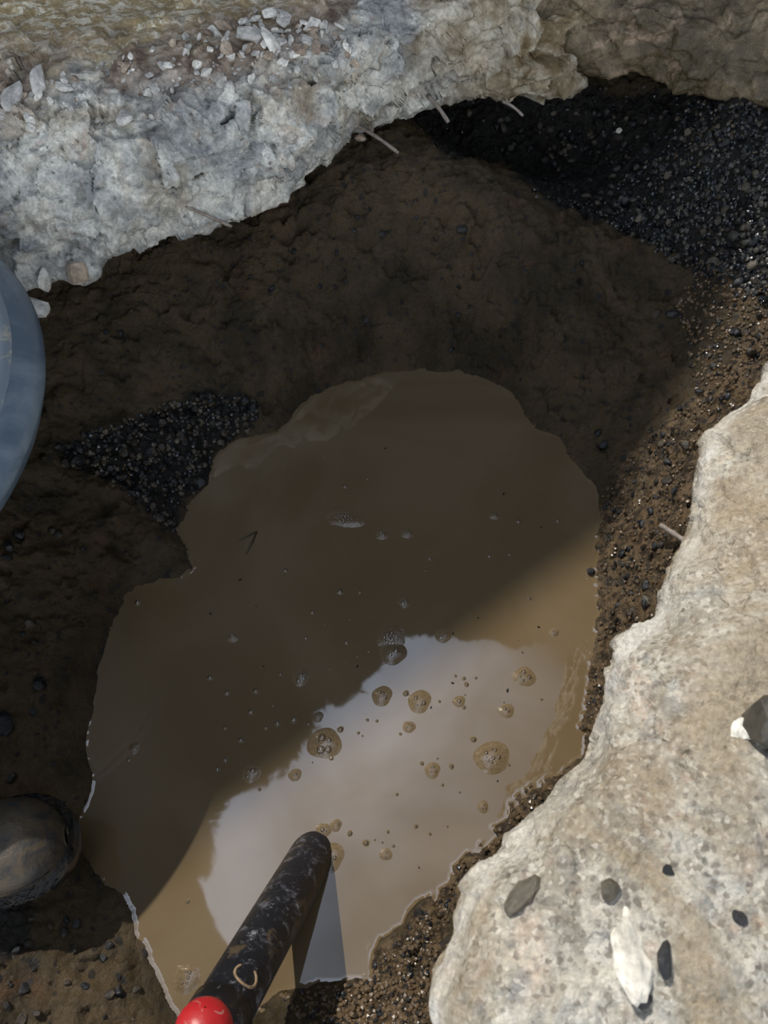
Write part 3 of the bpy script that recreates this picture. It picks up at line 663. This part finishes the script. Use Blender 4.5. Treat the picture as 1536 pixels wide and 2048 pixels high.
# rubble on the left slab
rubA = [(0,190),(140,150),(260,110),(420,60),(560,30),(680,60),(740,110),(700,140),(560,160),(420,180),(250,200),(120,230),(0,250)]
scatter(190, rubA, 'L', 'rubble_chip', CHIP*2+CHIPB, .004, .014, 'pale concrete chip in the loose rubble on the left slab', 'rubble chips on the left slab', 'chip', .25, 2.4)
scatter(60, [(400,40),(560,20),(700,60),(690,110),(560,130),(430,110)], 'L', 'rubble_chip', CHIP+CHIPB, .008, .018, 'larger chip in the rubble heap at the back of the left slab', 'rubble heap on the left slab', 'chip', .2, 1.6)
scatter(40, [(0,250),(400,200),(760,90),(760,180),(400,300),(0,360)], 'L', 'rubble_chip', CHIP, .003, .008, 'small loose chip on the sloping broken face of the left slab', 'loose chips on the slab face', 'chip', .2)
for u, v, s, lb in ((495, 75, .034, 'largest pale flat concrete chip of the rubble heap'), (535, 92, .036, 'long grey concrete chip in front of the rubble heap'), (75, 165, .030, 'broad grey chip on the left end of the rubble'), (30, 195, .034, 'pale slabby chip at the left edge of the rubble'),
                    (430, 70, .022, 'blue-grey pointed chip at the left of the rubble heap'), (330, 133, .018, 'white flat chip lying between rubble heap and left edge'), (415, 147, .018, 'grey rounded chip on the crest of the left slab'), (135, 182, .020, 'light chip beside the broad grey chip'), (540, 35, .026, 'ochre chip at the back of the rubble heap'), (625, 55, .024, 'pale chip at the right of the rubble heap'),
                    (460, 112, .014, 'small white chip below the rubble heap'), (65, 258, .016, 'white chip stuck in the face near the left edge')):
    single(u, v, 'rubble_chip', random.choice(CHIP), s, lb, 'chip', sink=.25, stretch=(1, .8, .8))
single(250, 238, 'rubble_chip', CHIP[3], .026, 'cream wedge-shaped chip lying on the slab face', 'chip', sink=.3)
# pieces hanging under the lip of the left slab
single(150, 548, 'slab_fragment', CHIPB[1], .030, 'brown fragment hanging under the lip of the left slab', 'fragment', sink=.4)
single(85, 560, 'slab_fragment', CHIP[4], .034, 'grey fragment under the slab lip beside the plastic tub', 'fragment', sink=.4)
h = hit(722, 262)
put_stone('clay_lump', CHIPB[2], Vector(W(722, 278, .29)), Vector((0, 0, 1)), .016, .3, 'small ochre lump hanging from the slab lip by the long stalk', 'lump')
o = put_stone('slab_fragment', CHIP[2], Vector(W(76, 618, .262)), Vector((0, 0, 1)), .034, .3, 'pale pointed fragment sticking out from behind the plastic tub', 'fragment')

# ------------------------------------------------------------------ dry stalks
m_stalk = simple_mat('dry_stalk', (0.30, 0.26, 0.23), .7, (0.20, 0.16, 0.13), 60)
def stalk(pa, pb, r, label, bend=.004):
    a, b_ = Vector(pa), Vector(pb); a = a+(a-b_)*.45
    pth = [a.lerp(b_, t)+Vector((0, 0, bend*math.sin(3.14*t))) for t in np.linspace(0, 1, 9)]
    vs, fs = tube(pth, [r*(1+.12*math.sin(i*2.1)) for i in range(9)], 8)
    tag(link('dry_stalk', mesh_np('dry_stalk', vs, fs, m_stalk)), label, 'stalk', 'dry stalks sticking out of the ground')
stalk(W(735, 266, .30), W(797, 306, .285), .0035, 'long pale stalk poking out under the left slab')
stalk(W(868, 208, .31), W(897, 245, .29), .0042, 'short thick stalk over the black hollow')
stalk(W(400, 425, .345), W(463, 453, .31), .003, 'pale stalk lying against the lower lip of the left slab', 0)
stalk(W(1355, 1072, .16), W(1320, 1049, .155), .0042, 'short pale stalk on the right bank below the sunlit slab', 0)
stalk(W(1018, 212, .30), W(1046, 232, .29), .003, 'thin stalk in the shade under the slab corner')

# ------------------------------------------------------------------ plastic basin at the left
m_bas = simple_mat('blue_grey_plastic', (0.10, 0.14, 0.19), .36, (0.20, 0.25, 0.30), 11, (.4, .7), .0006)
m_hilite = simple_mat('highlit_plastic', (0.20, 0.25, 0.30), .4, (0.50, 0.46, 0.36), 22, (.56, .68), .0006)  # lighter ring plastic, cream highlights put into its colour
bz = .43
e1, e2, e3 = W(0, 515, bz), W(88, 742, bz), W(0, 988, bz)
ax, ay = e1[:2], e3[:2]; bx_ = e2[:2]
Dd = 2*(ax[0]*(bx_[1]-ay[1])+bx_[0]*(ay[1]-ax[1])+ay[0]*(ax[1]-bx_[1]))
ux = ((ax@ax)*(bx_[1]-ay[1])+(bx_@bx_)*(ay[1]-ax[1])+(ay@ay)*(ax[1]-bx_[1]))/Dd
uy = ((ax@ax)*(ay[0]-bx_[0])+(bx_@bx_)*(ax[0]-ay[0])+(ay@ay)*(bx_[0]-ax[0]))/Dd
rad = math.hypot(ux-bx_[0], uy-bx_[1])
def lathe(prof, n=128):
    vs = [(r*math.cos(2*math.pi*k/n), r*math.sin(2*math.pi*k/n), z) for r, z in prof for k in range(n)]
    fs = [[i*n+k, i*n+(k+1) % n, (i+1)*n+(k+1) % n, (i+1)*n+k] for i in range(len(prof)-1) for k in range(n)]
    return vs, fs
bas = empty('plastic_tub', (ux, uy, bz-.18)); tag(bas, 'blue-grey translucent plastic tub cut by the left edge of the frame', 'tub')
Rr = rad; hh = .21
vs, fs = lathe([(0.001, hh), (Rr*.45, hh+.001), (Rr*.72, hh+.001), (Rr*.80, hh-.003), (Rr*.83, hh+.001), (Rr*.865, hh+.001), (Rr*.89, hh-.004), (Rr*.93, hh-.003), (Rr*.965, hh-.010), (Rr*.988, hh-.020), (Rr, hh-.034), (Rr*.992, hh-.046), (Rr*.975, hh-.05)])
link('lid', mesh_np('tub_lid', vs, fs, m_bas), bas)
vs, fs = lathe([(Rr*.975, hh-.046), (Rr*.965, hh-.07), (Rr*.76, .10), (Rr*.66, .0), (.001, .0)])
link('wall', mesh_np('tub_wall', vs, fs, m_bas), bas)
vs, fs = lathe([(Rr*.88, hh-.008), (Rr*.888, hh+.001), (Rr*.90, hh+.003), (Rr*.915, hh+.0025), (Rr*.93, hh-.008)])
o = link('lid_ring', mesh_np('tub_ring', vs, fs, m_hilite), bas); o['label'] = 'lighter raised ring with painted cream highlights'

# ------------------------------------------------------------------ black pipe with red cap
def pipe_mat():
    m, n, b = new_mat('muddy_black_pipe')
    co = n.add('ShaderNodeTexCoord').outputs['Object']
    col = (0.010, 0.011, 0.015, 1)
    st_ = n.noise(co, 40, 8, .75, .5)
    col = n.mix(n.math('MULTIPLY', n.rng(st_, .52, .66), .75), col, (0.13, 0.13, 0.16))
    col = n.mix(n.math('MULTIPLY', n.rng(n.noise(co, 60, 8, .75, .3), .58, .68), .8), col, (0.30, 0.30, 0.34))
    col = n.mix(n.math('MULTIPLY', n.rng(n.noise(co, 28, 4, .6, .8), .58, .68), .6), col, (0.11, 0.08, 0.045))
    n.set(b.inputs['Base Color'], col); n.set(b.inputs['Roughness'], .32)
    bump(n, b, st_, .0015)
    return m
m_pipe = pipe_mat()
pA = Vector(W(618, 1722, 0)); pB = Vector(W(415, 2075, .27)); pd = (pB-pA).normalized()
p_root = empty('black_pipe', pA-pd*.05); tag(p_root, 'mud-smeared black plastic pipe standing slanted in the muddy water', 'pipe')
L0 = (pB-pA).length
vs, fs = tube([pd*t for t in np.linspace(-.01, L0+.06, 26)], [.0335]*26, 48)
o = link('tube', mesh_np('pipe_tube', vs, fs, m_pipe), p_root)
pv = [pd*(L0+.06)]
vs, fs = tube([pd*(L0+.015), pd*(L0+.06), pd*(L0+.062)], [.0365, .0365, .034], 48)
link('collar', mesh_np('pipe_collar', vs, fs, m_pipe), p_root)
m_red = simple_mat('red_plastic', (0.42, 0.018, 0.022), .38, (0.40, 0.22, 0.19), 45, (.56, .60), .0006)
capc = Vector(W(407, 2066, .33)) - Vector(p_root.location)
prof = [(.001, .030), (.012, .0285), (.021, .023), (.027, .014), (.0295, .003), (.030, -.012), (.030, -.035), (.033, -.036), (.033, -.046), (.001, -.046)]
vs, fs = lathe(prof, 48)
rc = link('end_cap', mesh_np('red_cap', vs, fs, m_red), p_root); rc['label'] = 'rounded red plastic cap with pale scratches'
rc.location = capc; rc.rotation_euler = Vector((.1, .75, .65)).to_track_quat('Z', 'Y').to_euler()
# a ring of dried mud on the pipe under the cap
m_dry = simple_mat('dried_mud', (0.27, 0.19, 0.11), .8, (0.18, 0.12, 0.07), 40)
axp = pd.cross(Vector((0, 0, 1))).normalized(); nrm = axp.cross(pd).normalized()
if nrm.z < 0: nrm = -nrm
cen = pd*(L0-.012); ring = []
for k in range(25):
    a = 2*math.pi*k/24*.8+.4; q = cen + pd*math.cos(a)*.013*-1; lat = math.sin(a)*.014+.010
    th = lat/.0335; ring.append(q + nrm*.0337*math.cos(th) + axp*.0337*math.sin(th)*(1 if axp.x > 0 else -1))
vs, fs = tube(ring, [.0018]*25, 6)
o = link('mud_ring', mesh_np('mud_ring', vs, fs, m_dry), p_root); o['label'] = 'ring of dried ochre mud'

# ------------------------------------------------------------------ muddy boot toe
m_boot = simple_mat('muddy_leather', (0.030, 0.030, 0.030), .5, (0.085, 0.062, 0.036), 22, (.38, .58), .003)
m_sole = simple_mat('muddy_rubber', (0.014, 0.015, 0.016), .45, (0.10, 0.07, 0.042), 24, (.46, .6), .003)
toe = Vector(W(132, 1668, .125)); bdir = Vector((.97, .24, 0)).normalized(); bside = Vector((-bdir.y, bdir.x, 0))
boot = empty('work_boot', (toe.x, toe.y, .095)); tag(boot, 'mud-caked dark work boot whose toe enters at the lower left', 'boot')
def boot_section(s):       # s = distance back from the toe
    L = .30; t = s/L
    half = .062*math.sqrt(max(0, 1-(1-min(1, s/.075))**2.2))*(1-.14*sstep(np.array([t]), .4, .7)[0])
    hgt = .018+.062*math.sqrt(max(0, 1-(1-min(1, s/.06))**2.0)) + .055*sstep(np.array([t]), .25, .6)[0]
    return max(half, .004), hgt
def to_b(s, y, z): p_ = -bdir*s + bside*y; return (p_.x, p_.y, z)
vs, fs = [], []; ns, nk = 48, 40
for i in range(ns):
    s = .0015+.30*(i/(ns-1))**1.5; hf, hg = boot_section(s)
    for k in range(nk):
        a = 2*math.pi*k/nk; ca, sa = math.cos(a), math.sin(a)
        y = hf*math.copysign(abs(ca)**.75, ca)*(1-.12*max(0, sa)); z = .014+(hg-.014)*(.5+.5*math.copysign(abs(sa)**.8, sa))
        z += .0015*mnoise.noise(Vector((s*30, y*30, z*30)))
        vs.append(to_b(s, y, z))
for i in range(ns-1):
    for k in range(nk): fs.append([i*nk+k, i*nk+(k+1) % nk, (i+1)*nk+(k+1) % nk, (i+1)*nk+k])
fs.append(list(range(nk))); fs.append([(ns-1)*nk+k for k in range(nk)])
link('upper', mesh_np('boot_upper', vs, fs, m_boot), boot)
vs, fs = [], []; out2 = []
for i in range(40):
    s = -.006+.31*(i/39)**1.6; hf = boot_section(max(.0005, s*.96+.007))[0]+.001; out2.append((s, hf))
pts2 = [(s, hf) for s, hf in out2]+[(s, -hf) for s, hf in out2[::-1]]
n2 = len(pts2)
for zz, g_ in ((-.012, -.003), (-.004, .001), (.008, .001), (.016, -.002), (.0165, -.008)):
    for s, y in pts2: vs.append(to_b(s, y+math.copysign(g_, y), zz))
for l in range(4):
    for k in range(n2): fs.append([l*n2+k, l*n2+(k+1) % n2, (l+1)*n2+(k+1) % n2, (l+1)*n2+k])
fs.append(list(range(n2))[::-1]); fs.append([4*n2+k for k in range(n2)])
link('sole', mesh_np('boot_sole', vs, fs, m_sole), boot)
def seam(slist, name, r=.0014):
    path = []
    for s, a in slist:
        hf, hg = boot_section(s); ca, sa = math.cos(a), math.sin(a)
        y = hf*math.copysign(abs(ca)**.75, ca)*(1-.12*max(0, sa)); z = .014+(hg-.014)*(.5+.5*math.copysign(abs(sa)**.8, sa))
        path.append(to_b(s, y, z+.0006))
    vs, fs = tube(path, [r]*len(path), 6); link(name, mesh_np(name, vs, fs, m_sole), boot)
seam([(.088+.018*abs(math.cos(a))**2, a) for a in np.linspace(.15, 2.99, 30)], 'toe_cap_seam')
seam([(.088+.018*abs(math.cos(a))**2+.007, a) for a in np.linspace(.15, 2.99, 30)], 'toe_cap_seam', .0010)
seam([(.02+.10*t, -.02-.30*math.sin(t*3)*.4+math.pi*(1 if True else 0)) for t in np.linspace(0, 1, 20)], 'side_seam')
# shaft of the boot, beyond the frame
shaft = []
vs, fs = tube([Vector(to_b(.235, 0, .07)), Vector(to_b(.245, 0, .14)), Vector(to_b(.25, 0, .20)), Vector(to_b(.25, 0, .26))], [.052, .05, .052, .055], 28)
link('shaft', mesh_np('boot_shaft', vs, fs, m_boot), boot)

# ------------------------------------------------------------------ floating bits
m_bit = simple_mat('dark_plant_bit', (0.018, 0.02, 0.012), .5)
m_grass = simple_mat('drowned_grass', (0.05, 0.055, 0.025), .45)
root = empty('grass_blade', W(503, 1088)); tag(root, 'dark forked grass blade floating on the shaded water', 'grass blade')
for a, b_, r in (((514, 1063), (492, 1110), .0018), ((512, 1064), (478, 1082), .0012)):
    pa, pb = W(*a)-W(503, 1088), W(*b_)-W(503, 1088)
    vs, fs = tube([pa+(0, 0, .0015), (pa+pb)/2+(.001, 0, .0022), pb+(0, 0, .001)], [r*.5, r, r*.4], 6); link('blade', mesh_np('blade', vs, fs, m_grass), root)
bitm = rock_mesh('bit', 300, m_bit, 7, (1, .5, .3), 1)
bits = [(770,897,3.2),(1007,988,3.5),(1082,1055,2.2),(1077,1254,3),(1015,1381,4),(862,1415,2.5),(527,1333,2.2),(715,1333,3),(480,1160,3.5),(421,1228,3),(906,1267,3),(956,1236,2),(512,1212,2),(640,1000,1.5),(808,1285,2),(1045,1305,2),(838,1735,2),(995,1562,2),(625,1525,1.5),(905,1366,3)]
for u, v, r in bits:
    zone = 'shaded upper water' if v < 1260 or u < 760 else 'sky-lit lower water'
    o = link('debris_fleck', bitm, None, Vector(W(u, v))+Vector((0, 0, .0012))); o.scale = [r*.0011]*3; o.rotation_euler = (0, 0, random.uniform(0, 3))
    tag(o, 'tiny dark fleck floating on the %s' % zone, 'debris', 'flecks on the %s' % zone)

# ------------------------------------------------------------------ bubbles
def film_mat():
    m = bpy.data.materials.new('bubble_film'); m.use_nodes = True; n = NT(m.node_tree); n.n.clear()
    out = n.add('ShaderNodeOutputMaterial'); lw = n.add('ShaderNodeLayerWeight', {'Blend': .25})
    tr = n.add('ShaderNodeBsdfTransparent', {'Color': (.92, .88, .80)}); gl = n.add('ShaderNodeBsdfGlossy', {'Color': (1, 1, 1), 'Roughness': .06})
    mx = n.add('ShaderNodeMixShader', {0: n.math('MULTIPLY_ADD', lw.outputs['Fresnel'], 2.4, .16, True), 1: tr.outputs[0], 2: gl.outputs[0]})
    n.l.new(mx.outputs[0], out.inputs[0]); return m
m_film = film_mat()
def dome_mesh(n=20, k=7):
    vs = []; fs = []
    for i in range(k):
        a = math.pi/2*i/k; 
        for j in range(n): vs.append((math.cos(a)*math.cos(2*math.pi*j/n), math.cos(a)*math.sin(2*math.pi*j/n), math.sin(a)))
    vs.append((0, 0, 1))
    for i in range(k-1):
        for j in range(n): fs.append([i*n+j, i*n+(j+1) % n, (i+1)*n+(j+1) % n, (i+1)*n+j])
    for j in range(n): fs.append([(k-1)*n+j, (k-1)*n+(j+1) % n, k*n])
    return vs, fs
dv, df = dome_mesh(); DOME = mesh_np('bubble_dome', dv, df, m_film)
def skirt_mesh(seed):
    r = random.Random(seed); n = 40; prof = [(1.55, -.12), (1.40, .02), (1.25, .10), (1.10, .24), (.95, .38), (.75, .50), (.5, .60), (.25, .66), (.001, .68)]
    ph = [r.uniform(0, 6.28) for _ in range(3)]
    vs = []
    for rr, z in prof:
        for k in range(n):
            a = 2*math.pi*k/n; w_ = 1+.07*math.sin(2*a+ph[0])+.05*math.sin(3*a+ph[1])+.02*math.sin(5*a+ph[2])
            vs.append((rr*w_*math.cos(a)*.72, rr*w_*math.sin(a)*.72, z))
    fs = [[i*n+k, i*n+(k+1) % n, (i+1)*n+(k+1) % n, (i+1)*n+k] for i in range(len(prof)-1) for k in range(n)]
    return mesh_np('bubble_skirt', vs, fs, M['water'])
SK = [skirt_mesh(i) for i in range(5)]
small = [(1037,1043,5),(1116,1042,5),(860,1118,4),(979,1112,5),(1019,1109,4),(852,1141,3),(680,1184,7),(720,1184,5),(625,1225,5),(571,1141,5),(1059,1197,5),(612,1276,4),(693,1285,5),(561,1348,4),(420,1355,6),(512,1382,6),(454,1386,6),(502,1424,6),(546,1411,3),(555,1446,6),(588,1439,7),(532,1456,4),(617,1448,4),(482,1480,6),(450,1456,4),(451,1520,5),(435,1538,5),(519,1579,3),(812,1387,6),(879,1403,3),(928,1357,4),(933,1369,5),(952,1356,3),(911,1352,3),(681,1459,6),(663,1517,4),(947,1479,6),(903,1533,5),(844,1527,4),(700,1667,5),(732,1686,6),(776,1664,3),(860,1668,3),(832,1653,4),(787,1692,3),(652,1683,3),(794,1589,3),(257,1520,4),(376,1803,4),(275,1205,7),(735,958,3),(690,973,5),(928,1415,4),(735,1440,3),(754,1442,3),(717,1466,3),(725,1472,2),(801,1468,3),(1008,1405,2),(1083,1399,3),(875,1517,2),(885,1570,3),(765,1685,2),(750,1680,2),(650,1250,2),(700,1240,2),(741,1234,2),(737,1303,3),(715,1313,3),(659,1338,2),(690,1323,2),(1036,1280,2),(1100,1182,2),(920,1585,2),(895,1653,2),(1018,1530,3),(980,875,2),(648,915,2),(795,1205,2),(560,1240,2),(930,1390,2)]
for u, v, r in small:
    R_ = r*.00082*.9
    zone, gp = (('in the shaded brown water', 'single bubbles on the shaded water') if (v < 1300 and u < 1000) or u < 640 or v < 1150 else ('in the bright lower part of the water', 'single bubbles on the bright water'))
    o = empty('bubble', W(u, v)); tag(o, 'single small round bubble floating %s' % zone, 'bubble', gp); o.scale = (R_,)*3
    link('dome', DOME, o).scale = (.8, .8, .62)
    sk = link('water_collar', SK[random.randrange(5)], o); sk.scale = (1.2, 1.2, .55); sk.rotation_euler = (0, 0, random.uniform(0, 6))
big = [(764,1070,10,5,'tight foam cluster below the wide foam strip, left of two'),(814,1067,10,5,'tight foam cluster below the wide foam strip, right of two'),(989,1032,8,4,'small foam cluster beside a thin dark twig mark at upper right of the water'),
 (809,1205,9,3,'bubble pair alone in the middle of the shaded water'),(464,1275,9,4,'small bubble cluster in the shaded water at far left'),(886,1272,12,3,'bubble cluster on the upper rim of the bright reflection'),(1109,1265,8,3,'bubble cluster on the tan sunlit water near the right bank'),
 (601,1355,13,3,'bubble cluster with a dark tail in the shaded water'),(636,1434,8,2,'small bubble pair on the jagged edge of the bright reflection'),(502,1547,13,3,'bubble cluster where the bright reflection curls up'),(590,1550,9,2,'small bubble pair just inside the edge of the bright reflection'),
 (764,1392,15,4,'dark ringed bubble cluster in the upper bright reflection'),(839,1403,17,4,'brown ringed bubble cluster with bright rim, right of the dark ringed one'),(918,1403,9,1,'single ringed bubble in the middle of the bright reflection'),(1013,1422,11,2,'dark ringed bubble pair on the tan water'),
 (1049,1354,16,4,'oval ringed bubble cluster on the tan sunlit water'),(818,1454,9,3,'small three-bubble cluster below the brown ringed one'),(649,1487,23,5,'large dark ringed cluster on the brightest reflection'),(984,1515,24,9,'large oval cluster of many tiny bubbles at right'),
 (865,1541,11,4,'ringed cluster left of the large oval one'),(966,1614,8,3,'dark small cluster near the lower right bank'),(647,1661,10,3,'dark oval cluster just above the pipe'),(672,1651,8,2,'small cluster right of the dark oval one above the pipe'),
 (772,1709,8,2,'ringed bubble right of the pipe foot'),(661,1715,18,4,'greenish bubble cluster touching the black pipe'),(268,1497,8,2,'bubble pair at the far left of the shaded water'),(372,1957,17,7,'glittering foam cluster left of the pipe bottom'),(392,2010,8,4,'foam bits beside the red cap')]
def cluster(u, v, r, k, label, ell=1.0, rot=0.0, name='bubble_cluster'):
    px_m = .00085; R_ = r*px_m
    o = empty(name, W(u, v)); tag(o, label, 'bubbles')
    sk = link('water_collar', SK[random.randrange(5)], o); sk.scale = (R_*1.30*ell, R_*1.30, (R_*.10 if name == 'foam_patch' else R_*.28)+.0006); sk.rotation_euler = (0, 0, rot)
    rr = random.Random(int(u*7+v)); placed = []
    for i in range(k):
        for _ in range(60):
            a = rr.uniform(0, 6.28); q = rr.random()**.5*R_*.62; rad_ = R_*rr.uniform(.16, .34)*(1.25 if k < 4 else (.62 if k > 6 else 1))
            if k == 1: q = 0; rad_ = R_*.45
            x_, y_ = q*math.cos(a)*ell, q*math.sin(a)
            if all(math.hypot(x_-p_[0], y_-p_[1]) > (rad_+p_[2])*.9 for p_ in placed): break
        placed.append((x_, y_, rad_))
        cr, sr = math.cos(rot), math.sin(rot)
        d = link('bubble', DOME, o); d.location = (x_*cr-y_*sr, x_*sr+y_*cr, R_*.13); d.scale = (rad_, rad_, rad_*.8)
    return o
for b_ in big: cluster(*b_)
cluster(689, 1038, 17, 22, 'wide strip of fine foam in the shaded upper water', 1.9, -.15, 'foam_patch')
cluster(783, 1277, 21, 20, 'round patch of tiny foam bubbles above the biggest bubble', 1.1, 0, 'foam_patch')
o = cluster(785, 1306, 20, 2, 'biggest single bubble with a pale highlight below the foam patch', 1.0, 0)
